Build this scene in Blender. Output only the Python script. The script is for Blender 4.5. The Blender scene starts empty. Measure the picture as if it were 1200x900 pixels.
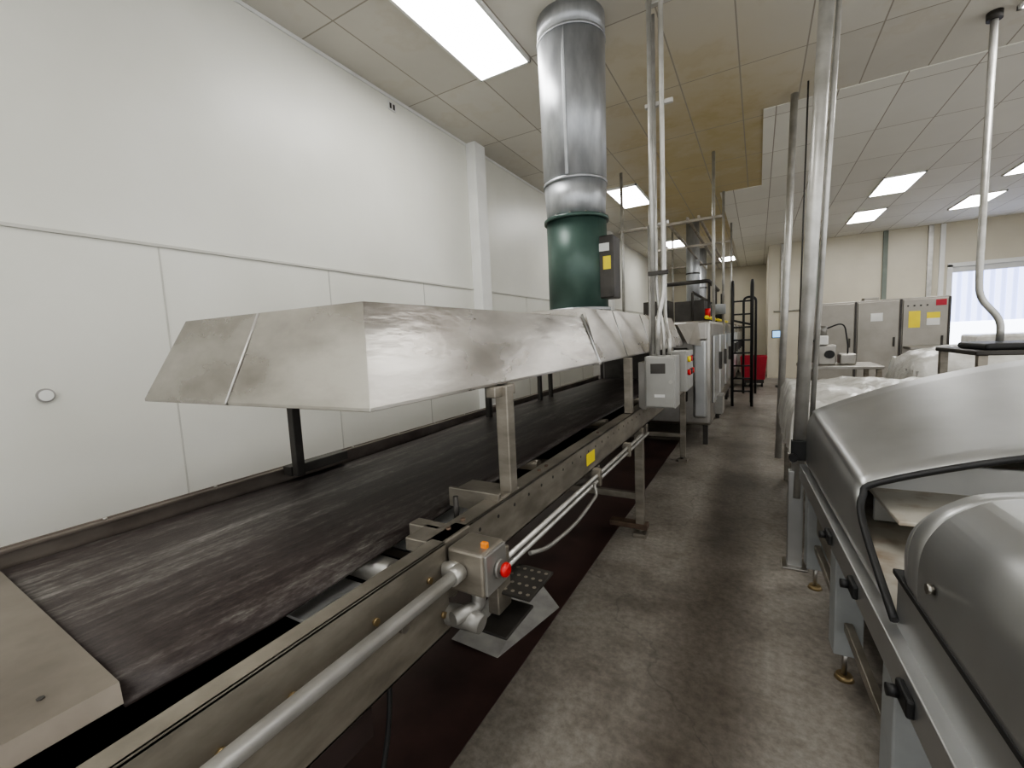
import bpy, bmesh, math, random
from mathutils import Vector, Matrix
random.seed(4)
H=1.5
# ---------------- materials ----------------
def ramp(nt,fac,stops):
    r=nt.nodes.new('ShaderNodeValToRGB'); e=r.color_ramp.elements
    while len(e)<len(stops): e.new(0.5)
    for i,(p,c) in enumerate(stops):
        e[i].position=p; e[i].color=(*c,1)
    nt.links.new(fac,r.inputs[0]); return r.outputs[0]
def coords(nt,scale=(1,1,1)):
    t=nt.nodes.new('ShaderNodeTexCoord'); m=nt.nodes.new('ShaderNodeMapping')
    m.inputs['Scale'].default_value=scale
    nt.links.new(t.outputs['Object'],m.inputs[0]); return m.outputs[0]
def noise(nt,vec,scale=5,detail=5,rough=.55):
    n=nt.nodes.new('ShaderNodeTexNoise'); n.inputs['Scale'].default_value=scale
    n.inputs['Detail'].default_value=detail; n.inputs['Roughness'].default_value=rough
    nt.links.new(vec,n.inputs['Vector']); return n.outputs[0]
def newmat(name):
    m=bpy.data.materials.new(name); m.use_nodes=True
    return m,m.node_tree,m.node_tree.nodes['Principled BSDF']
def mat(name,c1,c2=None,rough=.5,metal=0,scale=(4,4,4),nscale=1,bump=0,bdist=.01,rvar=0,lo=.35,hi=.65,spec=None,detail=5):
    m,nt,b=newmat(name)
    b.inputs['Roughness'].default_value=rough; b.inputs['Metallic'].default_value=metal
    if spec is not None: b.inputs['Specular IOR Level'].default_value=spec
    c2=c2 or tuple(x*.85 for x in c1)
    v=coords(nt,scale); n=noise(nt,v,nscale,detail)
    nt.links.new(ramp(nt,n,[(lo,c2),(hi,c1)]),b.inputs['Base Color'])
    if rvar:
        mr=nt.nodes.new('ShaderNodeMapRange'); mr.inputs[3].default_value=rough-rvar; mr.inputs[4].default_value=rough+rvar
        nt.links.new(n,mr.inputs[0]); nt.links.new(mr.outputs[0],b.inputs['Roughness'])
    if bump:
        bp=nt.nodes.new('ShaderNodeBump'); bp.inputs['Strength'].default_value=bump; bp.inputs['Distance'].default_value=bdist
        nt.links.new(n,bp.inputs['Height']); nt.links.new(bp.outputs[0],b.inputs['Normal'])
    return m
def emis(name,c,s):
    m,nt,b=newmat(name)
    b.inputs['Base Color'].default_value=(*c,1)
    b.inputs['Emission Color'].default_value=(*c,1); b.inputs['Emission Strength'].default_value=s
    return m
M={}
M['steel']=mat('stainless_steel',(.44,.42,.39),(.33,.315,.285),rough=.36,metal=1,scale=(3,3,3),nscale=1.2,bump=.12,bdist=.02,rvar=.08)
M['steel_hood']=mat('hood_stainless',(.52,.50,.465),(.29,.27,.245),rough=.29,metal=1,scale=(2.2,1.5,4.5),nscale=1.0,bump=.26,bdist=.03,rvar=.11,lo=.33,hi=.62,detail=5)  # mottled base colour stands in for varied reflections on the hood steel
M['steel_dull']=mat('dull_stainless',(.35,.32,.27),(.22,.20,.165),rough=.45,metal=.7,scale=(3,3,8),nscale=2,bump=.1,rvar=.1)
M['plate']=mat('loading_plate_steel',(.26,.23,.195),(.17,.148,.122),rough=.45,metal=.6,scale=(3,3,3),nscale=1.5,bump=.1,rvar=.1)
M['steel_light']=mat('machine_stainless',(.56,.565,.56),(.42,.425,.42),rough=.36,metal=.9,scale=(2,1.4,2),nscale=.9,bump=.16,bdist=.02,rvar=.09,detail=4)
M['galv']=mat('galvanised_duct',(.48,.495,.51),(.36,.37,.385),rough=.43,metal=.7,scale=(6,6,2),nscale=2,bump=.12,rvar=.08)
M['pipe']=mat('pipe_metal',(.58,.57,.54),(.43,.42,.39),rough=.40,metal=.65,scale=(8,8,8))
M['paintgrey']=mat('grey_paint',(.30,.31,.305),(.24,.25,.245),rough=.5,scale=(5,5,5))
M['boxgrey']=mat('enclosure_grey',(.31,.30,.28),(.23,.225,.205),rough=.42,metal=.5)
M['ctrlgrey']=mat('control_enclosure_grey',(.36,.355,.33),(.30,.295,.27),rough=.45,metal=.3)
M['green']=mat('green_enamel',(.068,.115,.096),(.05,.088,.074),rough=.38,metal=.2,scale=(5,5,3),rvar=.08)
M['black']=mat('black_rubber',(.018,.018,.018),(.01,.01,.01),rough=.5)
M['dark']=mat('dark_metal',(.075,.07,.062),(.04,.036,.032),rough=.5,metal=.4)
M['brown']=mat('brown_stained_steel',(.20,.14,.10),(.09,.062,.048),rough=.45,metal=.5,scale=(6,6,6))
M['leftrail']=mat('grimy_rail_steel',(.22,.19,.16),(.10,.08,.068),rough=.5,metal=.5,scale=(6,3,6))
M['beltdark']=mat('belt_return_dark',(.04,.025,.023),(.018,.012,.011),rough=.5,scale=(8,2,8))
M['white']=mat('white_paint',(.78,.78,.75),(.73,.73,.70),rough=.55)
M['plasticwrap']=mat('plastic_sheet',(.72,.71,.67),(.58,.565,.52),rough=.22,scale=(6,6,6),nscale=1,bump=.8,bdist=.03)
M['red']=mat('red_plastic',(.62,.02,.02),(.5,.015,.015),rough=.35)
M['redbin']=mat('red_bin_plastic',(.42,.02,.04),(.33,.015,.03),rough=.5)
M['yellow']=mat('yellow_label',(.80,.66,.03),(.75,.6,.03),rough=.5)
M['orange']=mat('orange_plastic',(.8,.25,.02),rough=.5)
M['paper']=mat('paper_white',(.70,.70,.68),(.62,.62,.60),rough=.7)
M['blue']=mat('blue_plastic',(.05,.25,.55),rough=.5)
M['sheet']=mat('grey_liner_sheet',(.40,.39,.36),(.29,.28,.265),rough=.55,scale=(9,9,9))
M['flour']=mat('flour_dusted_tray',(.56,.53,.46),(.38,.30,.22),rough=.6,scale=(7,7,7),lo=.3,hi=.5)
M['cabinet']=mat('cabinet_stainless',(.33,.31,.275),(.26,.245,.215),rough=.42,metal=.75,scale=(2,2,2),rvar=.08)
M['brass']=mat('aged_brass',(.34,.26,.14),(.24,.18,.10),rough=.45,metal=.8)
M['seam']=mat('panel_seam',(.56,.55,.50),(.50,.49,.44),rough=.6)
M['lamp']=emis('troffer_diffuser',(1.0,.99,.97),14)
M['screen']=emis('screen_blue',(.25,.5,.8),1.0)
M['concretegreen']=mat('green_column_paint',(.20,.23,.20),rough=.5)
def mathn(nt,op,x,y):
    n=nt.nodes.new('ShaderNodeMath'); n.operation=op
    for i,q in enumerate((x,y)):
        if isinstance(q,(int,float)): n.inputs[i].default_value=q
        else: nt.links.new(q,n.inputs[i])
    return n.outputs[0]
def beltmat():
    m,nt,b=newmat('conveyor_belt_rubber'); v=coords(nt,(15,1.6,4)); v2=coords(nt,(70,20,30)); v3=coords(nt,(1.6,.8,1))
    a=noise(nt,v,1,7,.68); c=noise(nt,v2,1,6,.8); d=noise(nt,v3,1,3,.5)
    mm=lambda op,x,y: mathn(nt,op,x,y)
    f=mm('ADD',mm('MULTIPLY',a,.38),mm('ADD',mm('MULTIPLY',c,.36),mm('MULTIPLY',d,.26)))
    nt.links.new(ramp(nt,f,[(.42,(.020,.0135,.0125)),(.50,(.048,.037,.034)),(.56,(.105,.095,.086)),(.63,(.24,.23,.21))]),b.inputs['Base Color'])
    mr=nt.nodes.new('ShaderNodeMapRange'); mr.inputs[3].default_value=.38; mr.inputs[4].default_value=.66
    nt.links.new(c,mr.inputs[0]); nt.links.new(mr.outputs[0],b.inputs['Roughness'])
    bp=nt.nodes.new('ShaderNodeBump'); bp.inputs['Strength'].default_value=.5; bp.inputs['Distance'].default_value=.005
    nt.links.new(f,bp.inputs['Height']); nt.links.new(bp.outputs[0],b.inputs['Normal']); return m
M['belt']=beltmat()
def wallmat(name,c1,c2):
    m,nt,b=newmat(name); v=coords(nt,(1,1,1))
    n=noise(nt,v,.9,6); n2=noise(nt,v,60,2)
    nt.links.new(ramp(nt,n,[(.3,c2),(.7,c1)]),b.inputs['Base Color'])
    b.inputs['Roughness'].default_value=.38
    bp=nt.nodes.new('ShaderNodeBump'); bp.inputs['Strength'].default_value=.15; bp.inputs['Distance'].default_value=.003
    nt.links.new(n2,bp.inputs['Height']); nt.links.new(bp.outputs[0],b.inputs['Normal']); return m
M['wall']=wallmat('painted_wall',(.75,.745,.685),(.67,.665,.60))
M['wallb']=wallmat('beige_wall',(.64,.60,.49),(.56,.52,.42))
def floormat():
    m,nt,b=newmat('stained_concrete'); v=coords(nt)
    a=noise(nt,v,.9,8,.62); c=noise(nt,v,30,6,.7); st=noise(nt,v,3.1,6,.6)
    col=ramp(nt,a,[(.33,(.155,.137,.115)),(.5,(.28,.255,.222)),(.70,(.37,.345,.31))])
    col2=ramp(nt,c,[(.35,(.68,.67,.66)),(.65,(1.14,1.14,1.14))])
    col3=ramp(nt,st,[(.36,(.60,.57,.54)),(.52,(1,1,1))])
    def mul(x,y,f):
        mx=nt.nodes.new('ShaderNodeMix'); mx.data_type='RGBA'; mx.blend_type='MULTIPLY'; mx.inputs[0].default_value=f
        nt.links.new(x,mx.inputs[6]); nt.links.new(y,mx.inputs[7]); return mx.outputs[2]
    o=mul(mul(col,col2,.85),col3,.6)
    tc=nt.nodes.new('ShaderNodeTexCoord'); sp=nt.nodes.new('ShaderNodeSeparateXYZ'); nt.links.new(tc.outputs['Object'],sp.inputs[0])
    dx=mathn(nt,'DIVIDE',mathn(nt,'ADD',sp.outputs[0],.20),.24); lane=mathn(nt,'SUBTRACT',1.25,mathn(nt,'MULTIPLY',dx,dx))  # darkened lane along the floor: stains and shadow bands painted in together
    lane=mathn(nt,'MULTIPLY',lane,a); lane=ramp(nt,lane,[(.1,(1,1,1)),(.62,(.50,.47,.44))])
    o=mul(o,lane,.85)
    vo=nt.nodes.new('ShaderNodeTexVoronoi'); vo.feature='DISTANCE_TO_EDGE'; vo.inputs['Scale'].default_value=.45
    nv=nt.nodes.new('ShaderNodeTexNoise'); nv.inputs['Scale'].default_value=3; nv.inputs['Detail'].default_value=6
    nt.links.new(v,nv.inputs['Vector'])
    ad=nt.nodes.new('ShaderNodeVectorMath'); ad.operation='MULTIPLY_ADD'
    nt.links.new(nv.outputs[1],ad.inputs[0]); ad.inputs[1].default_value=(.6,.6,0); nt.links.new(v,ad.inputs[2])
    nt.links.new(ad.outputs[0],vo.inputs['Vector'])
    cr=ramp(nt,vo.outputs[0],[(0.0,(.5,.5,.5)),(.003,(1,1,1))])
    o=mul(o,cr,.5)
    nt.links.new(o,b.inputs['Base Color'])
    mr=nt.nodes.new('ShaderNodeMapRange'); mr.inputs[3].default_value=.38; mr.inputs[4].default_value=.65
    nt.links.new(a,mr.inputs[0]); nt.links.new(mr.outputs[0],b.inputs['Roughness'])
    bp=nt.nodes.new('ShaderNodeBump'); bp.inputs['Strength'].default_value=.25; bp.inputs['Distance'].default_value=.004
    nt.links.new(c,bp.inputs['Height']); nt.links.new(bp.outputs[0],b.inputs['Normal'])
    return m
M['floor']=floormat()
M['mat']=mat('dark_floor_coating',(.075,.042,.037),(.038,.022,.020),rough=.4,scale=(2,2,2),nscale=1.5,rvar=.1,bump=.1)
def ceilmat(name,c1,c2,seam,tx,ty,ox,oy,stain=None):
    m,nt,b=newmat(name); t=nt.nodes.new('ShaderNodeTexCoord'); s=nt.nodes.new('ShaderNodeSeparateXYZ')
    nt.links.new(t.outputs['Object'],s.inputs[0])
    mth=lambda op,a,bv: mathn(nt,op,a,bv)
    def line(o,off,w,th):
        f=mth('FRACT',mth('DIVIDE',mth('SUBTRACT',o,off),w),0)
        return mth('LESS_THAN',f,th/w)
    lx=line(s.outputs[0],ox,tx,.012); ly=line(s.outputs[1],oy,ty,.012)
    g=mth('MAXIMUM',lx,ly)
    cx=mth('FLOOR',mth('DIVIDE',mth('SUBTRACT',s.outputs[0],ox),tx),0); cy=mth('FLOOR',mth('DIVIDE',mth('SUBTRACT',s.outputs[1],oy),ty),0)
    cb=nt.nodes.new('ShaderNodeCombineXYZ'); nt.links.new(cx,cb.inputs[0]); nt.links.new(cy,cb.inputs[1])
    wn=nt.nodes.new('ShaderNodeTexWhiteNoise'); nt.links.new(cb.outputs[0],wn.inputs['Vector'])
    n=noise(nt,t.outputs['Object'],1.2,5); n3=noise(nt,t.outputs['Object'],2.4,5,.6)
    f=mth('ADD',mth('MULTIPLY',wn.outputs[0],.35),mth('MULTIPLY',n,.65))
    col=ramp(nt,f,[(.2,c2),(.75,c1)])
    if stain:
        dx=mth('DIVIDE',mth('SUBTRACT',s.outputs[0],-.7),1.6); dy=mth('DIVIDE',mth('SUBTRACT',s.outputs[1],9.3),5.4)
        d=mth('ADD',mth('MULTIPLY',dx,dx),mth('MULTIPLY',dy,dy))
        w=mth('MULTIPLY',mth('SUBTRACT',1.3,d),mth('ADD',mth('MULTIPLY',n,1.0),mth('MULTIPLY',n3,.6)))
        w=mth('ADD',w,mth('MULTIPLY',wn.outputs[0],.10))
        w=mth('MINIMUM',mth('MAXIMUM',w,0),.88)
        mx=nt.nodes.new('ShaderNodeMix'); mx.data_type='RGBA'; nt.links.new(w,mx.inputs[0]); nt.links.new(col,mx.inputs[6]); mx.inputs[7].default_value=(*stain,1)
        col=mx.outputs[2]
        wr=ramp(nt,n3,[(.54,(1,1,1)),(.62,(.82,.75,.62)),(.68,(.95,.92,.86))])
        m3=nt.nodes.new('ShaderNodeMix'); m3.data_type='RGBA'; m3.blend_type='MULTIPLY'; m3.inputs[0].default_value=.22
        nt.links.new(col,m3.inputs[6]); nt.links.new(wr,m3.inputs[7]); col=m3.outputs[2]
    m2=nt.nodes.new('ShaderNodeMix'); m2.data_type='RGBA'; nt.links.new(g,m2.inputs[0]); nt.links.new(col,m2.inputs[6]); m2.inputs[7].default_value=(*seam,1)
    nt.links.new(m2.outputs[2],b.inputs['Base Color']); b.inputs['Roughness'].default_value=.8
    return m
M['ceil']=ceilmat('stained_ceiling_tiles',(.67,.645,.58),(.55,.525,.465),(.33,.30,.25),.53,1.22,-2.30,2.47,stain=(.45,.365,.19))
M['ceilw']=ceilmat('white_ceiling_tiles',(.78,.765,.70),(.70,.68,.62),(.36,.32,.27),.56,1.22,1.83,9.85)

# ---------------- geometry helpers ----------------
def link(ob,parent=None):
    bpy.context.scene.collection.objects.link(ob)
    if parent is not None: ob.parent=parent
    return ob
def group(name,loc=(0,0,0),rz=0):
    e=bpy.data.objects.new(name,None); e.location=loc; e.rotation_euler=(0,0,rz); e.empty_display_size=.1
    return link(e)
def mesh(name,verts,faces,m,parent=None,smooth=False,bevel=0,solid=0,segs=2):
    me=bpy.data.meshes.new(name); me.from_pydata([tuple(v) for v in verts],[],faces); me.validate()
    bm=bmesh.new(); bm.from_mesh(me); bmesh.ops.recalc_face_normals(bm,faces=bm.faces); bm.to_mesh(me); bm.free()
    me.materials.append(m)
    if smooth:
        for p in me.polygons: p.use_smooth=True
    ob=bpy.data.objects.new(name,me); link(ob,parent)
    if solid:
        s=ob.modifiers.new('thick','SOLIDIFY'); s.thickness=solid; s.offset=0
    if bevel:
        b=ob.modifiers.new('bev','BEVEL'); b.width=bevel; b.segments=segs; b.limit_method='ANGLE'
    return ob
def box(name,x0,x1,y0,y1,z0,z1,m,parent=None,bevel=.004):
    v=[(x,y,z) for x in (x0,x1) for y in (y0,y1) for z in (z0,z1)]
    f=[(0,1,3,2),(4,6,7,5),(0,4,5,1),(2,3,7,6),(0,2,6,4),(1,5,7,3)]
    return mesh(name,v,f,m,parent,bevel=bevel)
def sweep(name,pts,r,m,parent=None,n=12,cap=True,radii=None):
    P=[Vector(p) for p in pts]; V=[];Fc=[]
    up=None
    for i,p in enumerate(P):
        t=(P[min(i+1,len(P)-1)]-P[max(i-1,0)]).normalized()
        if up is None:
            up=Vector((0,0,1)) if abs(t.z)<.9 else Vector((1,0,0))
        a=(up-t*up.dot(t)).normalized(); b=t.cross(a); up=a
        rr=radii[i] if radii else r
        for k in range(n):
            an=2*math.pi*k/n; V.append(p+a*math.cos(an)*rr+b*math.sin(an)*rr)
    for i in range(len(P)-1):
        for k in range(n):
            k2=(k+1)%n; Fc.append((i*n+k,i*n+k2,(i+1)*n+k2,(i+1)*n+k))
    if cap:
        Fc.append(tuple(range(n))); Fc.append(tuple((len(P)-1)*n+k for k in range(n)))
    ob=mesh(name,V,Fc,m,parent)
    for p in ob.data.polygons:
        if len(p.vertices)==4: p.use_smooth=True
    return ob
def cyl(name,p0,p1,r,m,parent=None,n=20,r2=None):
    return sweep(name,[p0,p1],r,m,parent,n=n,radii=[r,r2 if r2 is not None else r])
def pipe(name,pts,r,m,parent=None,fillet=.06,n=10):
    P=[Vector(p) for p in pts]; out=[P[0]]
    for i in range(1,len(P)-1):
        a=P[i-1]-P[i]; b=P[i+1]-P[i]; f=min(fillet,a.length*.45,b.length*.45)
        s=P[i]+a.normalized()*f; e=P[i]+b.normalized()*f
        for k in range(7):
            t=k/6; out.append(s*(1-t)**2+P[i]*2*t*(1-t)+e*t*t)
    out.append(P[-1]); return sweep(name,out,r,m,parent,n=n)
def bolt(name,p,d,r,m,parent,h=.008):
    p=Vector(p); d=Vector(d).normalized(); return cyl(name,p,p+d*h,r,m,parent,n=6)

# ---------------- room ----------------
CZ=H+2.47; XL=-3.2; XR=6.6; YN=-3.5; YF=19.6; YB=15.4
box('floor',XL-.1,XR+.1,YN-.1,YF+.1,-.1,0,M['floor'],bevel=0)
w=box('wall_left',XL-.1,XL,YN-.1,YF+.1,0,CZ+.1,M['wall'],bevel=0)
box('wall_right',XR,XR+.1,7.0,YB,0,CZ+.1,M['wallb'],bevel=0)
box('wall_far',XL,.3,YF,YF+.1,0,CZ+.1,M['wallb'],bevel=0)
box('wall_corridor',.25,.35,YB+.1,YF,0,CZ+.1,M['wallb'],bevel=0)
mesh('wall_back',[(.25,YB,0),(4.3,YB,0),(4.3,YB,2.84),(6.2,YB,2.84),(6.2,YB,0),(XR,YB,0),(XR,YB,CZ+.1),(.25,YB,CZ+.1),
   (.25,YB+.1,0),(4.3,YB+.1,0),(4.3,YB+.1,2.84),(6.2,YB+.1,2.84),(6.2,YB+.1,0),(XR,YB+.1,0),(XR,YB+.1,CZ+.1),(.25,YB+.1,CZ+.1)],
   [(0,1,2,7),(2,3,6,7),(3,4,5,6),(8,9,10,15),(10,11,14,15),(11,12,13,14),(1,2,10,9),(2,3,11,10),(3,4,12,11),(0,7,15,8),(5,6,14,13),(6,7,15,14)],M['wallb'])
box('ceiling',XL,XR,YN,YF,CZ,CZ+.1,M['ceil'],bevel=0)
mesh('ceiling_panel_field',[(.03,5.97,CZ-.006),(XR,5.97,CZ-.006),(XR,YF-.01,CZ-.006),(-.62,YF-.01,CZ-.006),(-.62,8.95,CZ-.006),(.03,8.95,CZ-.006)],[(0,1,2,3,4,5)],M['ceilw'],solid=.01)
def trimbox(n,*a,**k): return box('trim_%d'%n,*a,**k)
trimbox(1,XL,XL+.012,YN,YF,H+.668,H+.688,M['seam'],bevel=.003)
k=2
for y in (.1,1.325,2.54,3.76,6.2,7.42,8.64):
    trimbox(k,XL,XL+.004,y-.005,y+.005,.1,H+.665,M['seam'],bevel=.002); k+=1
trimbox(k,XL,XL+.012,YN,YF,CZ-.03,CZ,M['white'],bevel=.003); k+=1
box('baseboard_left',XL,XL+.015,YN,YF,0,.12,M['paintgrey'])
c=group('wall_column'); box('column_shaft',XL,XL+.14,4.72,4.95,0,CZ,M['white'],c,bevel=.006); box('column_base_plate',XL,XL+.17,4.69,4.98,0,.02,M['white'],c)
c=group('wall_column'); box('column_shaft',XL,XL+.14,10.4,10.63,0,CZ,M['white'],c,bevel=.006); box('column_base_plate',XL,XL+.17,10.37,10.66,0,.02,M['white'],c)
c=group('wall_sleeve'); 
cyl('ring',(XL,.748,H-.17),(XL+.014,.748,H-.17),.036,M['sheet'],c,n=28); cyl('cap',(XL+.012,.748,H-.17),(XL+.018,.748,H-.17),.028,M['white'],c,n=28)
c=group('wall_outlet_plate'); box('plate',XL,XL+.01,3.4,3.5,H+2.33,H+2.41,M['paper'],c,bevel=.002)
for i in range(2): box('slot_%d'%i,XL+.009,XL+.013,3.415+.045*i,3.44+.045*i,H+2.345,H+2.395,M['dark'],c,bevel=0)

def light(x0,x1,y0,y1):
    g=group('ceiling_light')
    z=CZ-.025
    box('diffuser',x0+.02,x1-.02,y0+.02,y1-.02,z-.004,z+.006,M['lamp'],g,bevel=0)
    for nm,a in (('frame_a',(x0,x0+.022,y0,y1)),('frame_b',(x1-.022,x1,y0,y1)),('frame_c',(x0,x1,y0,y0+.022)),('frame_d',(x0,x1,y1-.022,y1))):
        box(nm,*a,z-.008,CZ,M['white'],g,bevel=0)
for a in [(-2.30,-1.77,2.47,3.71),(-2.28,-1.76,7.5,8.72),(-2.28,-1.76,12.5,13.7),(-2.28,-1.76,-2.4,-1.2),(1.83,2.39,9.85,11.07),(1.83,2.39,12.35,13.57),(3.65,4.18,12.35,13.57),(3.65,4.18,9.85,11.07),(1.78,2.30,4.1,5.32),(1.8,2.32,-1.6,-.4),(4.3,4.83,5.0,6.2),(4.3,4.83,.4,1.6),(-.3,.22,-.6,.62),(-1.2,-.7,16.5,17.7)]:  # includes unseen troffers behind the camera, added to light the room
    light(*a)

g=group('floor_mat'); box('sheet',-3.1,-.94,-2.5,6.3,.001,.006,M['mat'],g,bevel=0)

# ---------------- conveyor ----------------
g=group('belt_conveyor')
bz=.905
nx,ny=14,60; V=[];Fc=[]
for j in range(ny+1):
    y=.27+ (5.9-.27)*j/ny
    for i in range(nx+1):
        u=i/nx; x=-1.905+.915*u
        sag=-.010*math.sin(y*1.1)-.028*max(0,(u-.75)/.25)**2*max(0,1-abs(y-.55)/.9)
        V.append((x+.006*math.sin(y*4),y,bz+sag+.004*math.sin(x*9+y*2)))
for j in range(ny):
    for i in range(nx):
        a=j*(nx+1)+i; Fc.append((a,a+1,a+nx+2,a+nx+1))
mesh('belt_top',V,Fc,M['belt'],g,smooth=True,solid=.008)
box('belt_return',-1.86,-1.02,-1.2,5.9,.56,.568,M['beltdark'],g,bevel=0)
box('inner_skirt',-1.90,-1.885,-1.2,5.9,.55,.89,M['beltdark'],g,bevel=0)
box('rail_near_web',-.735,-.727,-1.2,.875,H-.78,H-.53,M['steel_dull'],g,bevel=.002)
box('rail_near_top_flange',-.775,-.727,-1.2,.875,H-.538,H-.53,M['steel_dull'],g,bevel=.002)
box('rail_near_bottom_flange',-.775,-.727,-1.2,.875,H-.78,H-.772,M['steel_dull'],g,bevel=.002)
box('rail_far_web',-.750,-.742,.86,5.9,H-.685,H-.535,M['steel_dull'],g,bevel=.002)
box('rail_far_top_flange',-.81,-.742,.86,5.9,H-.543,H-.535,M['steel_dull'],g,bevel=.002)
box('rail_far_bottom_flange',-.80,-.742,.86,5.9,H-.685,H-.677,M['steel_dull'],g,bevel=.002)
for i,(y,z) in enumerate([(.30,-.62),(.42,-.62),(.62,-.60),(.80,-.60),(.845,-.72),(.15,-.66)]):
    bolt('rail_bolt_%d'%i,(-.728,y,H+z),(1,0,0),.009,M['brass'],g)
bolt('rail_big_bolt',(-.728,.70,H-.66),(1,0,0),.016,M['steel'],g,h=.012)
for i in range(40):
    bolt('rail_hole_%d'%i,(-.743,1.06+i*.11,H-.575),(1,0,0),.0065,M['dark'],g,h=.002)
for i,y in enumerate([.95,1.02,1.55,1.62,2.3]):
    bolt('flange_bolt_%d'%i,(-.775,y,H-.537),(0,0,1),.008,M['brown'],g)
box('rail_left_web',-1.955,-1.947,-1.2,5.9,H-.70,H-.54,M['leftrail'],g,bevel=.002)
box('rail_left_flange',-1.955,-1.925,-1.2,5.9,H-.555,H-.545,M['leftrail'],g,bevel=.002)
for i in range(9):
    bolt('left_rail_bolt_%d'%i,(-1.94,.2+i*.35,H-.546),(0,0,1),.006,M['steel'],g)
box('left_guide_block',-1.92,-1.86,1.18,1.50,H-.575,H-.53,M['dark'],g)
mesh('loading_plate',[(-1.96,-1.2,H-.565),(-1.005,-1.2,H-.565),(-1.005,.272,H-.585),(-1.96,.292,H-.575),(-.985,-1.2,H-.60),(-.985,.268,H-.615)],[(0,1,2,3),(1,4,5,2)],M['plate'],g,solid=.006)
for i,(x,y) in enumerate([(-1.08,.19),(-1.35,.18),(-1.62,.2),(-1.2,.05)]): bolt('plate_hole_%d'%i,(x,y,H-.582),(0,0,1),.006,M['dark'],g,h=.003)
cyl('tail_roller',(-1.9,-.9,.74),(-1.0,-.9,.74),.15,M['steel'],g)
cyl('idler_roller',(-1.84,.93,H-.71),(-.99,.93,H-.71),.042,M['pipe'],g)
cyl('idler_shaft',(-.99,.93,H-.71),(-.75,.93,H-.71),.012,M['steel_dull'],g)
for i,y in enumerate((2.0,3.2,4.4)):
    cyl('support_roller_%d'%i,(-1.84,y,H-.66),(-1.0,y,H-.66),.03,M['steel_dull'],g)
    box('cross_tube_%d'%i,-1.95,-.75,y+.2,y+.25,H-.76,H-.70,M['steel_dull'],g)
box('drip_tray',-1.60,-.80,1.02,1.50,H-.70,H-.69,M['paper'],g,bevel=.002)
box('drip_tray_lip',-1.60,-.80,1.01,1.02,H-.71,H-.68,M['steel'],g,bevel=.002)
box('tray_small',-1.25,-.80,.66,.86,H-.73,H-.72,M['paper'],g,bevel=.002)
box('inner_bracket_a',-.90,-.76,.90,1.0,H-.60,H-.56,M['steel_dull'],g)
box('inner_bracket_b',-.96,-.76,.98,1.03,H-.66,H-.56,M['steel_dull'],g)
cyl('adjuster_rod',(-.86,1.1,H-.62),(-.86,1.1,H-.50),.009,M['dark'],g)
box('post_shoe',-.96,-.75,1.20,1.34,H-.545,H-.528,M['steel_dull'],g,bevel=.003)
box('post_shoe_angle',-.96,-.75,1.19,1.205,H-.58,H-.51,M['steel_dull'],g,bevel=.003)
def post(x,y,i,m='steel_dull',w=.026,z0=H-.53):
    box('hood_post_%d'%i,x-w,x+w,y-w,y+w,z0,H-.153,M[m],g,bevel=.004)
post(-.768,1.29,0,w=.024); post(-.768,2.95,1); post(-.768,4.6,2)
box('post_head_plate',-.80,-.762,1.22,1.36,H-.19,H-.153,M['steel_dull'],g)
post(-1.83,1.20,3,'dark',.020,H-.57); post(-1.83,2.83,4,'dark',.020,H-.6); post(-1.83,3.75,5,'dark',.018,H-.6); post(-1.83,4.0,6,'dark',.018,H-.6)
def leg(x,y,i):
    box('leg_%d'%i,x-.03,x+.03,y-.03,y+.03,.05,H-.68,M['steel_dull'],g,bevel=.004)
    box('leg_foot_%d'%i,x-.05,x+.05,y-.05,y+.05,.0065 if x<-.94 else 0,.03,M['steel_dull'],g)
    cyl('leg_screw_%d'%i,(x,y,.02),(x,y,.06),.012,M['steel'],g)
for i,(x,y) in enumerate([(-.755,3.17),(-1.9,3.17),(-.755,5.3),(-1.9,5.3),(-.755,-.9),(-1.9,-.9)]): leg(x,y,i)
box('leg_brace_a',-1.9,-.755,3.15,3.19,.28,.33,M['steel_dull'],g)
box('leg_brace_foot',-.98,-.70,3.13,3.21,.06,.10,M['brown'],g)
box('leg_brace_b',-1.9,-.755,5.28,5.32,.28,.33,M['steel_dull'],g)
box('lower_side_panel',-1.0,-.985,-1.2,.80,.35,.60,M['beltdark'],g,bevel=0)
pipe('handrail_pipe',[(-.68,-1.2,H-.60),(-.68,.84,H-.60)],.017,M['pipe'],g)
cyl('pipe_coupling',(-.68,.83,H-.60),(-.68,.87,H-.60),.022,M['pipe'],g)
pipe('conduit_a',[(-.72,1.16,H-.715),(-.72,3.1,H-.715)],.010,M['pipe'],g)
pipe('conduit_b',[(-.72,1.16,H-.745),(-.72,3.3,H-.745)],.010,M['pipe'],g)
pipe('flex_conduit',[(-.70,1.3,H-.755),(-.69,1.42,H-.79),(-.68,1.7,H-.805),(-.68,1.98,H-.77),(-.70,2.0,H-.72)],.008,M['boxgrey'],g,fillet=.14)
box('conduit_bracket',-.75,-.70,2.1,2.13,H-.77,H-.68,M['steel_dull'],g)
box('conduit_bracket_b',-.75,-.70,2.7,2.73,H-.77,H-.68,M['steel_dull'],g)
box('warning_sticker',-.7425,-.7405,2.02,2.14,H-.645,H-.585,M['yellow'],g,bevel=0)
box('end_plate',-.79,-.735,.86,1.0,H-.70,H-.535,M['steel_dull'],g)
box('hanger_plate',-.74,-.70,1.08,1.16,H-.86,H-.66,M['steel_dull'],g)
box('vent_frame',-.745,-.64,1.02,1.20,H-.885,H-.875,M['dark'],g)
box('perforated_bracket',-.738,-.60,1.10,1.28,H-.80,H-.79,M['dark'],g)
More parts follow.
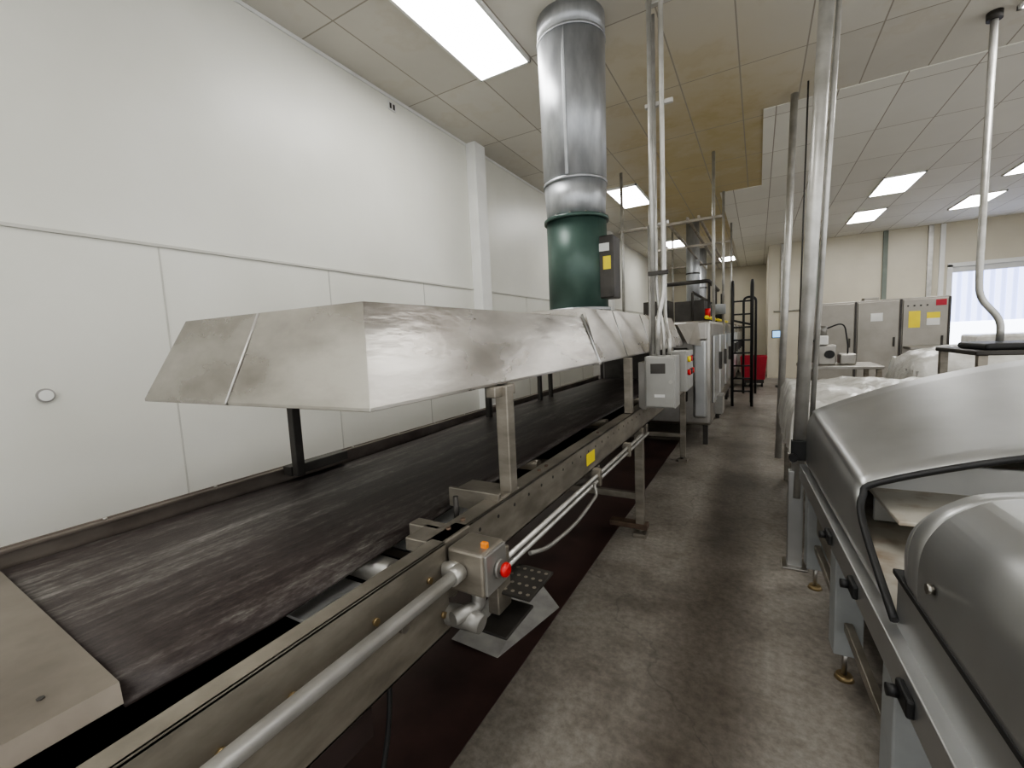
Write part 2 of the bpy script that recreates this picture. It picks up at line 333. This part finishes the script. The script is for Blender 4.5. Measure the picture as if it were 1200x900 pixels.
for i in range(5):
    for j in range(4): bolt('perforation_%d_%d'%(i,j),(-.725+i*.027,1.12+j*.045,H-.79),(0,0,1),.007,M['steel_dull'],g,h=.001)
pipe('drop_cable',[(-.95,.85,H-.85),(-.93,.82,H-1.1),(-.95,.75,H-1.35),(-1.0,.7,.02)],.008,M['black'],g,fillet=.15)

g=group('emergency_stop_box')
box('enclosure',-.725,-.61,.875,.985,H-.665,H-.545,M['steel_dull'],g,bevel=.008)
box('lid',-.612,-.602,.88,.98,H-.66,H-.55,M['boxgrey'],g,bevel=.003)
cyl('collar',(-.602,.935,H-.605),(-.592,.935,H-.605),.024,M['boxgrey'],g)
cyl('stem',(-.595,.935,H-.605),(-.582,.935,H-.605),.013,M['steel'],g)
sweep('mushroom',[(-.586,.935,H-.605),(-.580,.935,H-.605),(-.572,.935,H-.605),(-.568,.935,H-.605)],.02,M['red'],g,n=20,radii=[.017,.020,.018,.011])
box('tag',-.64,-.62,.91,.925,H-.55,H-.53,M['orange'],g)
pipe('elbow',[(-.66,.92,H-.66),(-.66,.92,H-.72),(-.69,.84,H-.72)],.020,M['boxgrey'],g,fillet=.04)
sweep('conduit_body',[(-.75,.87,H-.735),(-.72,.875,H-.735),(-.66,.885,H-.74),(-.63,.885,H-.745)],.03,M['boxgrey'],g,n=20,radii=[.024,.029,.029,.024])
cyl('gland',(-.73,.86,H-.60),(-.68,.885,H-.60),.020,M['pipe'],g)

g=group('floor_liner_sheet')
mesh('sheet',[(-1.33,1.60,.02),(-1.06,1.60,.01),(-.95,2.08,.012),(-1.12,2.2,.05),(-1.35,2.15,.03)],[(0,1,2,3,4)],M['sheet'],g,solid=.003)

# ---------------- hood ----------------
g=group('exhaust_hood')
def hood(n,yl,yb0,yt0,yb1,yt1,zt):
    zb=H-.142; l=.009
    xr,xl=-.785,-1.85; tr,tl=-.885,-1.72
    V=[(xl,yl,zb-l),(xr,yb0,zb-l),(xr,yb1,zb-l),(xl,yb1,zb-l),
       (xl,yl,zb),(xr,yb0,zb),(xr,yb1,zb),(xl,yb1,zb),
       (tl,yt0-(yb0-yl),zt),(tr,yt0,zt),(tr,yt1,zt),(tl,yt1,zt)]
    Fc=[(0,1,5,4),(1,2,6,5),(2,3,7,6),(3,0,4,7),(4,5,9,8),(5,6,10,9),(6,7,11,10),(7,4,8,11),(8,9,10,11)]
    mesh('canopy_%d'%n,V,Fc,M['steel_hood'],g,solid=.004,bevel=.003)
hood(1,.672,.705,.80,2.38,2.38,H+.117)
hood(2,2.40,2.40,2.44,5.6,5.4,H+.17)
sweep('weld_seam_end',[(-1.36,.683,H-.150),(-1.36,.684,H-.142),(-1.315,.780,H+.117)],.0035,M['pipe'],g,n=6)
box('joint_flange',-.895,-.775,2.37,2.41,H-.16,H-.14,M['steel'],g)
sweep('joint_strip',[(-.783,2.39,H-.15),(-.783,2.39,H-.142),(-.882,2.39,H+.13)],.007,M['steel_light'],g,n=6)
for i in range(3): sweep('side_seam_%d'%i,[(-.785,3.0+i*.8,H-.142),(-.884,3.0+i*.8,H+.17)],.005,M['steel_light'],g,n=6)
box('duct_transition',-1.6,-1.0,3.15,3.83,H+.16,H+.2,M['steel'],g)

# ---------------- duct ----------------
g=group('exhaust_duct')
X,Y=-1.31,3.49
def ring(nm,z0,z1,r0,r1,m): return sweep(nm,[(X,Y,z0),(X,Y,z1)],r0,M[m],g,n=48,radii=[r0,r1])
ring('fan_housing',H+.205,H+.93,.243,.243,'green')
ring('base_flange',H+.202,H+.235,.264,.264,'galv')
ring('housing_flange',H+.93,H+.955,.262,.262,'green')
ring('duct_lower',H+.955,H+1.22,.236,.25,'galv')
ring('duct_bead_lower',H+1.215,H+1.235,.257,.257,'galv')
ring('duct_mid',H+1.23,H+2.3,.252,.265,'galv')
ring('duct_bead_top',H+2.29,H+2.31,.270,.270,'galv')
ring('duct_top',H+2.31,CZ,.266,.266,'galv')
box('duct_seam',X+.02,X+.045,Y-.262,Y-.245,H+1.24,H+2.3,M['galv'],g,bevel=.003)
box('motor_cover',X+.20,X+.33,Y-.1,Y+.1,H+.30,H+.78,M['dark'],g,bevel=.01)
box('rating_label',X+.25,X+.31,Y-.103,Y-.101,H+.52,H+.62,M['yellow'],g,bevel=0)
box('fan_label',X+.22,X+.30,Y-.104,Y-.101,H+.66,H+.72,M['paper'],g,bevel=0)
for i in range(5): 
    an=-1.9+.5*i; bolt('flange_bolt_%d'%i,(X+.25*math.cos(an),Y+.25*math.sin(an),H+.955),(0,0,1),.01,M['steel'],g)

# ---------------- conduits and control boxes ----------------
g=group('conduit_riser')
pipe('riser_a',[(-.675,3.32,H-.158),(-.675,3.32,CZ)],.017,M['pipe'],g)
pipe('riser_b',[(-.64,3.30,H-.158),(-.635,3.30,H+.1),(-.60,3.34,H+.3),(-.60,3.34,CZ-.2),(-.52,3.34,CZ-.2)],.017,M['pipe'],g)
pipe('riser_c',[(-.60,3.32,H-.158),(-.60,3.32,H+.02),(-.655,3.36,H+.3),(-.655,3.36,H+2.2)],.012,M['pipe'],g,fillet=.12)
pipe('riser_d',[(-.755,3.62,H-.53),(-.755,3.62,H+.85)],.014,M['pipe'],g)
pipe('riser_e',[(-.56,3.32,H-.158),(-.56,3.32,H-.04),(-.62,3.5,H+.1),(-.62,3.5,H+.85)],.014,M['pipe'],g,fillet=.1)
box('clamp_a',-.70,-.56,3.29,3.31,H+.42,H+.45,M['dark'],g)
box('clamp_b',-.72,-.53,3.36,3.39,H+1.6,H+1.63,M['pipe'],g)
box('clamp_c',-.70,-.46,3.33,3.37,CZ-.22,CZ-.19,M['pipe'],g)
pipe('riser_link',[(-.755,3.62,H+.84),(-.60,3.55,H+.84)],.014,M['pipe'],g)
g=group('control_box')
box('enclosure',-.71,-.50,3.18,3.38,H-.53,H-.16,M['ctrlgrey'],g,bevel=.006)
box('door',-.70,-.51,3.168,3.182,H-.52,H-.17,M['ctrlgrey'],g,bevel=.004)
cyl('lock',(-.53,3.168,H-.34),(-.53,3.155,H-.34),.012,M['steel'],g)
box('display_window',-.665,-.565,3.164,3.169,H-.28,H-.21,M['dark'],g,bevel=0)
box('nameplate',-.64,-.57,3.163,3.169,H-.45,H-.43,M['paper'],g,bevel=0)
box('backplate',-.76,-.70,3.2,3.36,H-.55,H-.2,M['steel'],g)
g=group('push_button_panel')
box('enclosure',-.60,-.46,3.42,3.80,H-.44,H-.14,M['ctrlgrey'],g,bevel=.006)
box('mount_bar',-.66,-.56,3.58,3.64,H-.56,H-.44,M['steel_dull'],g)
box('mount_arm',-.742,-.56,3.58,3.64,H-.58,H-.555,M['steel_dull'],g)
for i,(y,z,m) in enumerate([(3.5,-.2,'yellow'),(3.6,-.2,'red'),(3.7,-.2,'black'),(3.5,-.30,'red'),(3.6,-.30,'black'),(3.7,-.3,'red')]):
    cyl('button_%d'%i,(-.46,y,H+z),(-.44,y,H+z),.022,M[m],g,n=14)
cyl('front_button_a',(-.53,3.42,H-.22),(-.53,3.40,H-.22),.02,M['red'],g,n=14)
cyl('front_button_b',(-.53,3.42,H-.30),(-.53,3.40,H-.30),.018,M['red'],g,n=14)

# ---------------- tunnel oven ----------------
g=group('tunnel_oven')
for s in range(5):
    y0=6.05+s*2.3; y1=y0+2.27
    box('body_section_%d'%s,-2.1,-.52,y0,y1,.28,H+.14,M['steel'],g,bevel=.04)
    box('section_joint_%d'%s,-2.12,-.50,y1-.02,y1+.05,.26,H+.16,M['steel_dull'],g)
    for d in range(2):
        yy=y0+.18+d*1.05
        box('access_door_%d_%d'%(s,d),-.52,-.49,yy,yy+.85,.55,H-.05,M['steel_light'],g,bevel=.02)
        box('door_handle_%d_%d'%(s,d),-.49,-.45,yy+.72,yy+.75,.95,1.2,M['dark'],g)
    for x in (-.6,-2.0):
        for yy in (y0+.15,y1-.15):
            box('oven_leg_%d_%.1f_%.0f'%(s,x,yy*10),x-.03,x+.03,yy-.03,yy+.03,.007,.3,M['dark'],g)
box('entry_frame_top',-2.05,-.56,5.93,6.06,H-.1,H+.12,M['steel'],g,bevel=.01)
box('entry_frame_left',-2.05,-1.93,5.93,6.06,.4,H-.1,M['steel'],g,bevel=.01)
box('entry_frame_right',-.72,-.56,5.93,6.06,.4,H-.1,M['steel_light'],g,bevel=.03)
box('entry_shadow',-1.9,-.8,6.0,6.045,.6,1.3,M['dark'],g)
mesh('entry_chute',[(-1.85,5.62,H-.14),(-.74,5.62,H-.14),(-.62,5.93,H-.18),(-2.0,5.93,H-.18),(-1.72,5.62,H+.10),(-.86,5.62,H+.10),(-.66,5.93,H+.12),(-1.95,5.93,H+.12)],[(1,2,6,5),(0,3,7,4),(4,5,6,7)],M['steel'],g,solid=.005)
box('lower_service_box',-.56,-.42,6.6,7.0,.35,.6,M['boxgrey'],g)
box('burner_cabinet',-1.2,-.75,7.6,8.3,H+.14,H+.5,M['dark'],g)
box('burner_cabinet_b',-1.9,-1.45,8.5,9.1,H+.14,H+.6,M['dark'],g)
cyl('blower_body',(-1.0,8.55,H+.38),(-.75,8.55,H+.38),.2,M['dark'],g,n=24)
cyl('blower_motor',(-.75,8.55,H+.38),(-.5,8.55,H+.38),.09,M['paintgrey'],g)
cyl('blower_body_b',(-1.0,10.9,H+.38),(-.75,10.9,H+.38),.2,M['dark'],g,n=24)
pipe('gas_pipe_a',[(-.7,7.4,H+.22),(-.7,12.5,H+.22)],.03,M['yellow'],g)
pipe('gas_pipe_b',[(-.9,7.4,H+.15),(-.9,7.4,H+.62),(-.9,12,H+.62)],.022,M['dark'],g)
pipe('air_pipe',[(-1.3,7.2,H+.15),(-1.3,7.2,H+.75),(-.65,7.2,H+.75),(-.65,9,H+.75)],.03,M['dark'],g)
for i,y in enumerate((7.6,8.9,10.4)):
    cyl('valve_%d'%i,(-.7,y,H+.22),(-.7,y,H+.36),.04,M['red' if i==0 else 'black'],g)
    box('pipe_stand_%d'%i,-.72,-.68,y+.2,y+.24,H+.12,H+.8,M['dark'],g)
for nm,X2,Y2,r in (('flue_a',-1.3,10.8,.14),('flue_b',-1.5,14.5,.14)):
    cyl(nm,(X2,Y2,H+.12),(X2,Y2,CZ),r,M['galv'],g,n=28)
    cyl(nm+'_collar',(X2,Y2,H+.12),(X2,Y2,H+.35),r+.05,M['galv'],g,n=28)
    cyl(nm+'_band',(X2,Y2,H+1.3),(X2,Y2,H+1.33),r+.012,M['dark'],g,n=28)
for i,(x,z) in enumerate([(-.9,1.63),(-.75,1.63),(-1.2,1.63)]):
    pipe('rack_pipe_%d'%i,[(x,6.9,H+z),(x,12.8,H+z)],.022,M['steel_dull'],g)
for i,y in enumerate((6.9,8.9,11.5)):
    box('rack_bar_%d'%i,-1.9,-.45,y,y+.04,H+1.57,H+1.61,M['steel_dull'],g)
    cyl('rack_post_%d'%i,(-.56,y+.02,H+.1),(-.56,y+.02,CZ),.022,M['pipe'],g)
    cyl('rack_post_l_%d'%i,(-1.85,y+.02,H+.1),(-1.85,y+.02,CZ),.022,M['pipe'],g)

g=group('access_ladder')
for i,x in enumerate((-.44,-.10)):
    pipe('handrail_%d'%i,[(x,9.6,0),(x,9.6,H+.95),(x-.02,10.2,H+.95),(x-.02,10.2,H+.1) if i else (x-.02,10.2,H+.2)],.026,M['black'],g,fillet=.2)
for i in range(8): cyl('rung_%d'%i,(-.44,9.6,.3+i*.25),(-.10,9.6,.3+i*.25),.016,M['black'],g)
cyl('brace',(-.12,10.2,H+.1),(-.46,10.2,H+.2),.02,M['black'],g)
cyl('brace_leg',(-.12,10.2,0),(-.12,10.2,H+.15),.022,M['black'],g)
pipe('rear_rail',[(-.3,11.6,0),(-.3,11.6,H+.75),(-.05,11.6,H+.75),(-.05,11.6,0)],.026,M['black'],g,fillet=.12)

# ---------------- right poles ----------------
g=group('support_pole')
cyl('pole',(.215,3.13,.45),(.335,3.13,CZ),.036,M['pipe'],g,n=24)
box('base_channel',.17,.25,3.10,3.16,.0,.62,M['steel_light'],g,bevel=.005)
box('base_plate',.14,.28,3.06,3.20,0,.012,M['steel'],g)
box('clamp',.18,.27,3.06,3.10,.70,.82,M['black'],g)
cyl('clamp_knob',(.19,3.07,.72),(.19,3.02,.72),.022,M['black'],g)
cyl('side_conduit',(.285,3.16,.8),(.395,3.16,CZ),.014,M['pipe'],g)
g=group('support_pole')
cyl('pole',(.215,5.8,.0),(.315,5.8,CZ),.035,M['pipe'],g)
cyl('hanger_rod',(.38,5.6,1.2),(.42,5.6,CZ),.008,M['dark'],g)
g=group('cable_drop')
pipe('conduit',[(1.65,5.3,CZ),(1.65,5.3,H+.35),(1.66,5.3,H+.18),(1.80,5.3,H-.02),(1.80,5.3,H-.20)],.026,M['pipe'],g,fillet=.12)
cyl('ceiling_cup',(1.65,5.3,CZ-.06),(1.65,5.3,CZ),.05,M['dark'],g)

# ---------------- right processing machine ----------------
g=group('dough_processing_machine',(.25,2.94,0),.048)
def loft(nm,P0,P1,m,parent,n=10,solid=.006,capfar=False):
    def dens(P):
        out=[]
        for i in range(len(P)-1):
            p0=Vector(P[max(i-1,0)]);p1=Vector(P[i]);p2=Vector(P[i+1]);p3=Vector(P[min(i+2,len(P)-1)])
            for k in range(5):
                t=k/5; out.append(.5*((2*p1)+(-p0+p2)*t+(2*p0-5*p1+4*p2-p3)*t*t+(-p0+3*p1-3*p2+p3)*t**3))
        out.append(Vector(P[-1])); return out
    A=dens(P0);B=dens(P1);N=len(A);V=[];Fc=[]
    for j in range(n+1):
        t=j/n
        for i in range(N): V.append(A[i].lerp(B[i],t))
    for j in range(n):
        for i in range(N-1): a=j*N+i; Fc.append((a,a+1,a+N+1,a+N))
    ob=mesh(nm,V,Fc,m,parent,smooth=True,solid=solid)
    if capfar: mesh(nm+'_end_cap',A,[tuple(range(N))],m,parent,solid=solid)
    return B
zf=[(0,.72),(0,.93),(.02,1.0),(.07,1.05),(.42,1.19),(.82,1.29),(1.22,1.33),(1.30,1.25),(1.3,.72)]
zn=[(0,.72),(-.005,.86),(.012,.925),(.06,.97),(.37,1.07),(.75,1.15),(1.17,1.2),(1.25,1.12),(1.25,.72)]
yn=[-1.52,-1.22,-1.13,-1.11,-1.10,-1.10,-1.10,-1.12,-1.3]
E=loft('cover_rear',[(x,0,z) for x,z in zf],[(x,y,z) for (x,z),y in zip(zn,yn)],M['steel_light'],g,capfar=True)
sweep('cover_rear_gasket',[v+Vector((-.004,-.006,0)) for v in E],.011,M['black'],g,n=8)
prof=[(0,.85),(0,.95),(.02,1.02),(.07,1.08),(.17,1.12),(.5,1.155),(1.0,1.16),(1.18,1.08),(1.2,.85)]
def pr(ly,sc,dz): 
    return [(.6+(x-.6)*sc,ly,.85+(z-.85)*dz) for x,z in prof]
rings=[pr(-1.50,.93,.02),pr(-1.505,.955,.55),pr(-1.53,.98,.82),pr(-1.58,.993,.95),pr(-1.66,1,1),pr(-3.4,1,1.0)]
for i in range(len(rings)-1): loft('cover_front_%d'%i,rings[i],rings[i+1],M['steel_light'],g,n=6 if i==4 else 2,solid=.003)
box('front_body',.005,1.2,-3.4,-1.50,.66,.835,M['steel_light'],g,bevel=.006)
box('front_gasket',-.004,1.2,-3.4,-1.495,.835,.85,M['black'],g,bevel=.003)
bolt('cover_bolt',(-.004,-1.75,.93),(-1,0,0),.012,M['steel'],g,h=.012)
box('frame_side_left',-.03,.015,-3.4,.05,.61,.70,M['steel_light'],g,bevel=.004)
box('frame_side_right',1.22,1.28,-3.4,.05,.61,.70,M['steel_light'],g,bevel=.004)
box('bed_plate',.01,1.24,-1.49,.03,.68,.71,M['flour'],g)
box('inner_shelf',.10,1.18,-1.15,-.1,.84,.855,M['flour'],g)
box('inner_bulkhead',.12,1.18,-.80,-.78,.72,.96,M['paper'],g)
box('inner_lip',.05,1.2,-1.42,-1.38,.74,.80,M['steel'],g)
box('under_body',.04,1.2,-.75,0,.34,.61,M['steel_dull'],g,bevel=.01)
box('lower_tray',.05,1.2,-1.9,-1.2,.48,.52,M['steel'],g,bevel=.005)
for i,(x,y) in enumerate([(.045,-.78),(.045,-1.50),(1.15,-.78),(1.15,-1.50),(.045,-3.1),(1.15,-3.1),(.045,-.05),(1.15,-.05)]):
    box('leg_%d'%i,x-.05,x+.05,y-.05,y+.05,.13,.62,M['paintgrey'],g,bevel=.006)
    cyl('foot_screw_%d'%i,(x,y,.02),(x,y,.14),.010,M['steel'],g)
    cyl('foot_pad_%d'%i,(x,y,0),(x,y,.018),.036,M['brass'],g,r2=.028)
box('leg_rail',.03,1.2,-.80,-.76,.30,.34,M['paintgrey'],g)
box('leg_rail_side',.03,.06,-1.5,-.1,.24,.28,M['steel_dull'],g)
for i,y in enumerate((-.86,-1.25,-1.73)):
    box('latch_%d'%i,-.045,-.028,y-.04,y+.04,.63,.675,M['black'],g,bevel=.006)
    cyl('latch_knob_%d'%i,(-.04,y+.02,.65),(-.065,y+.02,.65),.014,M['black'],g)

g=group('floor_cleat'); box('block',-.02,.03,1.33,1.40,0,.05,M['dark'],g,bevel=.008); cyl('knob',(.005,1.36,.05),(.005,1.36,.09),.015,M['dark'],g)

# ---------------- plastic covered table ----------------
g=group('plastic_covered_table')
n=26; V=[];Fc=[]
x0,x1,y0,y1=.21,1.35,3.45,5.0; zt=1.0
for j in range(n+1):
    for i in range(n+1):
        u=(i/n-.5)*2*1.12; v=(j/n-.5)*2*1.12
        ox=max(0,abs(u)-1); oy=max(0,abs(v)-1); cu=max(-1,min(1,u)); cv=max(-1,min(1,v))
        drop=max(ox,oy)*3.0
        x=(x0+x1)/2+cu*(x1-x0)/2+math.copysign(ox*.25,u); y=(y0+y1)/2+cv*(y1-y0)/2+math.copysign(oy*.25,v)
        z=zt+.05*math.exp(-((cu-.2)**2+(cv-.1)**2)*2)-drop+random.uniform(-.012,.012)+.02*math.sin(7*u+3*v)
        V.append((x+random.uniform(-.008,.008),y+random.uniform(-.008,.008),z))
for j in range(n):
    for i in range(n): a=j*(n+1)+i; Fc.append((a,a+1,a+n+2,a+n+1))
mesh('plastic_sheet',V,Fc,M['plasticwrap'],g,smooth=True)
box('table_top',x0+.02,x1-.02,y0+.02,y1-.02,.90,.95,M['steel'],g)
for i,(x,y) in enumerate([(.26,3.5),(1.3,3.5),(.26,4.95),(1.3,4.95)]): box('table_leg_%d'%i,x-.025,x+.025,y-.025,y+.025,0,.9,M['steel_dull'],g)
box('under_shelf',.25,1.3,3.5,4.95,.3,.33,M['steel_dull'],g)

g=group('work_bench')
box('top',1.55,2.9,4.95,5.9,1.20,1.24,M['dark'],g,bevel=.01)
box('tray',1.62,2.6,5.0,5.6,1.24,1.295,M['black'],g,bevel=.02)
for i,(x,y) in enumerate([(1.6,5.0),(2.85,5.0),(1.6,5.85),(2.85,5.85)]): box('leg_%d'%i,x-.03,x+.03,y-.03,y+.03,0,1.2,M['steel_dull'],g)
g=group('plastic_covered_equipment')
V=[];Fc=[];n=18
for j in range(n+1):
    for i in range(n+1):
        u=i/n*2-1; v=j/n*2-1; r=max(abs(u),abs(v))
        z=.98+.22*(1-r**3)+random.uniform(-.02,.02)
        if r>.9: z=.75
        V.append((2.15+u*.65+random.uniform(-.02,.02),7.0+v*.6,z))
for j in range(n):
    for i in range(n): a=j*(n+1)+i; Fc.append((a,a+1,a+n+2,a+n+1))
mesh('plastic_sheet',V,Fc,M['plasticwrap'],g,smooth=True)
box('table',1.55,2.75,6.45,7.55,.70,.95,M['steel'],g)
for i,(x,y) in enumerate([(1.6,6.5),(2.7,6.5),(1.6,7.5),(2.7,7.5)]): box('leg_%d'%i,x-.03,x+.03,y-.03,y+.03,0,.7,M['steel_dull'],g)

g=group('packaging_machine')
box('table_top',.55,1.5,7.6,8.5,.88,.92,M['steel'],g)
for i,(x,y) in enumerate([(.6,7.65),(1.45,7.65),(.6,8.45),(1.45,8.45)]): box('leg_%d'%i,x-.03,x+.03,y-.03,y+.03,0,.88,M['steel_dull'],g)
box('body',.78,1.0,7.9,8.2,.92,1.22,M['steel'],g,bevel=.02)
box('head',.76,.90,7.85,8.05,1.22,1.36,M['white'],g,bevel=.02)
cyl('motor',(.84,7.95,1.36),(.84,7.95,1.5),.05,M['boxgrey'],g)
pipe('hose',[(.78,7.95,1.3),(.64,7.9,1.26),(.62,7.9,1.0),(.62,7.9,.92)],.018,M['black'],g,fillet=.12)
box('hopper',1.05,1.25,7.95,8.2,.92,1.08,M['steel'],g,bevel=.02)
cyl('wheel',(.92,7.9,1.08),(.92,7.86,1.08),.06,M['black'],g)
pipe('wire',[(.86,7.95,1.45),(1.1,8.0,1.55),(1.15,8.0,1.2),(1.15,8.0,1.08)],.010,M['black'],g,fillet=.15)

# ---------------- electrical cabinets ----------------
g=group('electrical_cabinet')
xs=[1.1,1.85,2.6,3.35]
box('plinth',1.12,3.33,12.02,12.6,0,.1,M['dark'],g)
for i in range(3):
    box('carcass_%d'%i,xs[i],xs[i+1]-.004,12.02,12.62,.1,2.0,M['cabinet'],g,bevel=.01)
    box('door_panel_%d'%i,xs[i]+.03,xs[i+1]-.03,11.995,12.022,.14,1.96,M['cabinet'],g,bevel=.008)
    box('handle_%d'%i,xs[i+1]-.12,xs[i+1]-.09,11.97,11.996,1.0,1.2,M['dark'],g)
    box('door_gap_%d'%i,xs[i+1]-.02,xs[i+1]+.015,12.005,12.021,.12,1.98,M['dark'],g,bevel=0)
box('paper_sheet',2.1,2.3,11.988,11.994,1.55,1.72,M['paper'],g,bevel=0)
box('warning_label_a',2.72,2.90,11.988,11.994,1.38,1.72,M['yellow'],g,bevel=0)
box('warning_label_b',3.0,3.20,11.988,11.994,1.42,1.68,M['paper'],g,bevel=0)
box('warning_label_b_band',3.0,3.20,11.986,11.988,1.56,1.68,M['yellow'],g,bevel=0)
box('notice_red',3.13,3.29,11.988,11.994,1.81,1.93,M['redbin'],g,bevel=0)
for i in range(4): cyl('pilot_%d'%i,(2.7+i*.1,11.99,1.83),(2.7+i*.1,11.975,1.83),.015,M['black'],g)
box('top_unit',2.0,2.25,12.1,12.4,2.0,2.06,M['cabinet'],g)
box('console_shelf',2.65,3.35,11.5,11.99,.95,1.0,M['cabinet'],g)

g=group('wall_conduit_run')
for i,(x,m) in enumerate([(.62,'pipe'),(1.45,'concretegreen'),(2.95,'concretegreen'),(3.85,'pipe'),(4.08,'white')]):
    box('riser_%d'%i,x-.05,x+.05,YB-.06,YB,0 if m!='pipe' else .3,CZ-.02,M[m],g)
pipe('cross_run',[(.4,YB-.03,H+.5),(3.8,YB-.03,H+.5)],.02,M['pipe'],g)
g=group('door_1')
box('jamb_left',4.2,4.3,YB-.03,YB+.12,0,2.9,M['white'],g); box('jamb_right',6.2,6.3,YB-.03,YB+.12,0,2.9,M['white'],g); box('header',4.2,6.3,YB-.03,YB+.12,2.84,2.94,M['white'],g)
ms=emis('strip_curtain_daylight',(.46,.54,.92),1.8); ms2=emis('strip_curtain_daylight_thin',(.58,.66,1.0),2.4); ms3=emis('outside_daylight',(.85,.90,1.0),3.6)
for i in range(19):
    x=4.3+i*.1
    box('strip_%d'%i,x,x+.1,YB+.03+.012*(i%2),YB+.038+.012*(i%2),1.45,2.7,ms if i%2 else ms2,g,bevel=0)
box('outside_light_panel',4.3,6.2,YB+.06,YB+.07,.7,1.45,ms3,g,bevel=0)
box('roll_housing',4.3,6.2,YB+.02,YB+.1,2.7,2.84,M['paper'],g)
box('lower_panel',4.3,6.2,YB+.02,YB+.06,0,.7,M['blue'],g)
g=group('pallet_stack')
box('load',4.3,5.8,13.6,14.7,.15,1.15,M['plasticwrap'],g,bevel=.06); box('pallet',4.3,5.8,13.6,14.7,0,.14,M['brown'],g)

x,y=-.10,13.2
g=group('red_bin')
mesh('tub',[(x-.25,y-.3,.2),(x+.25,y-.3,.2),(x+.25,y+.3,.2),(x-.25,y+.3,.2),(x-.30,y-.36,.80),(x+.30,y-.36,.80),(x+.30,y+.36,.80),(x-.30,y+.36,.80)],[(0,1,2,3),(0,1,5,4),(1,2,6,5),(2,3,7,6),(3,0,4,7)],M['redbin'],g,solid=.02,bevel=.01)
box('dolly',x-.24,x+.24,y-.28,y+.28,.1,.195,M['dark'],g)
for i,(a,b2) in enumerate([(-.2,-.22),(.2,-.22),(-.2,.22),(.2,.22)]): cyl('wheel_%d'%i,(x+a-.02,y+b2,.05),(x+a+.02,y+b2,.05),.05,M['black'],g)
g=group('computer_stand')
box('column',.50,.56,13.0,13.06,.03,1.25,M['dark'],g); box('base',.40,.66,12.85,13.2,0,.03,M['dark'],g)
box('monitor',.30,.58,12.97,13.0,1.25,1.45,M['black'],g); box('screen',.32,.56,12.962,12.968,1.27,1.43,M['screen'],g,bevel=0)

# ---------------- world, camera ----------------
w=bpy.data.worlds.new('World'); bpy.context.scene.world=w; w.use_nodes=True
w.node_tree.nodes['Background'].inputs[0].default_value=(.97,.985,1,1); w.node_tree.nodes['Background'].inputs[1].default_value=1.15
y,p,r,f=.51803,.0997,-.04663,508.45
cy,sy=math.cos(y),math.sin(y)
Fv=Vector((-sy*math.cos(p),cy*math.cos(p),-math.sin(p))); R0=Vector((cy,sy,0)); U0=R0.cross(Fv)
R=R0*math.cos(r)+U0*math.sin(r); U=-R0*math.sin(r)+U0*math.cos(r)
cam=bpy.data.cameras.new('camera'); co=bpy.data.objects.new('camera',cam); link(co)
co.matrix_world=Matrix(((R.x,U.x,-Fv.x,0),(R.y,U.y,-Fv.y,0),(R.z,U.z,-Fv.z,H),(0,0,0,1)))
cam.sensor_width=36; cam.lens=f/1200*36; cam.clip_start=.02; cam.clip_end=100
bpy.context.scene.camera=co
vs=bpy.context.scene.view_settings
vs.view_transform='AgX'; vs.look='AgX - Medium High Contrast'; vs.exposure=.55
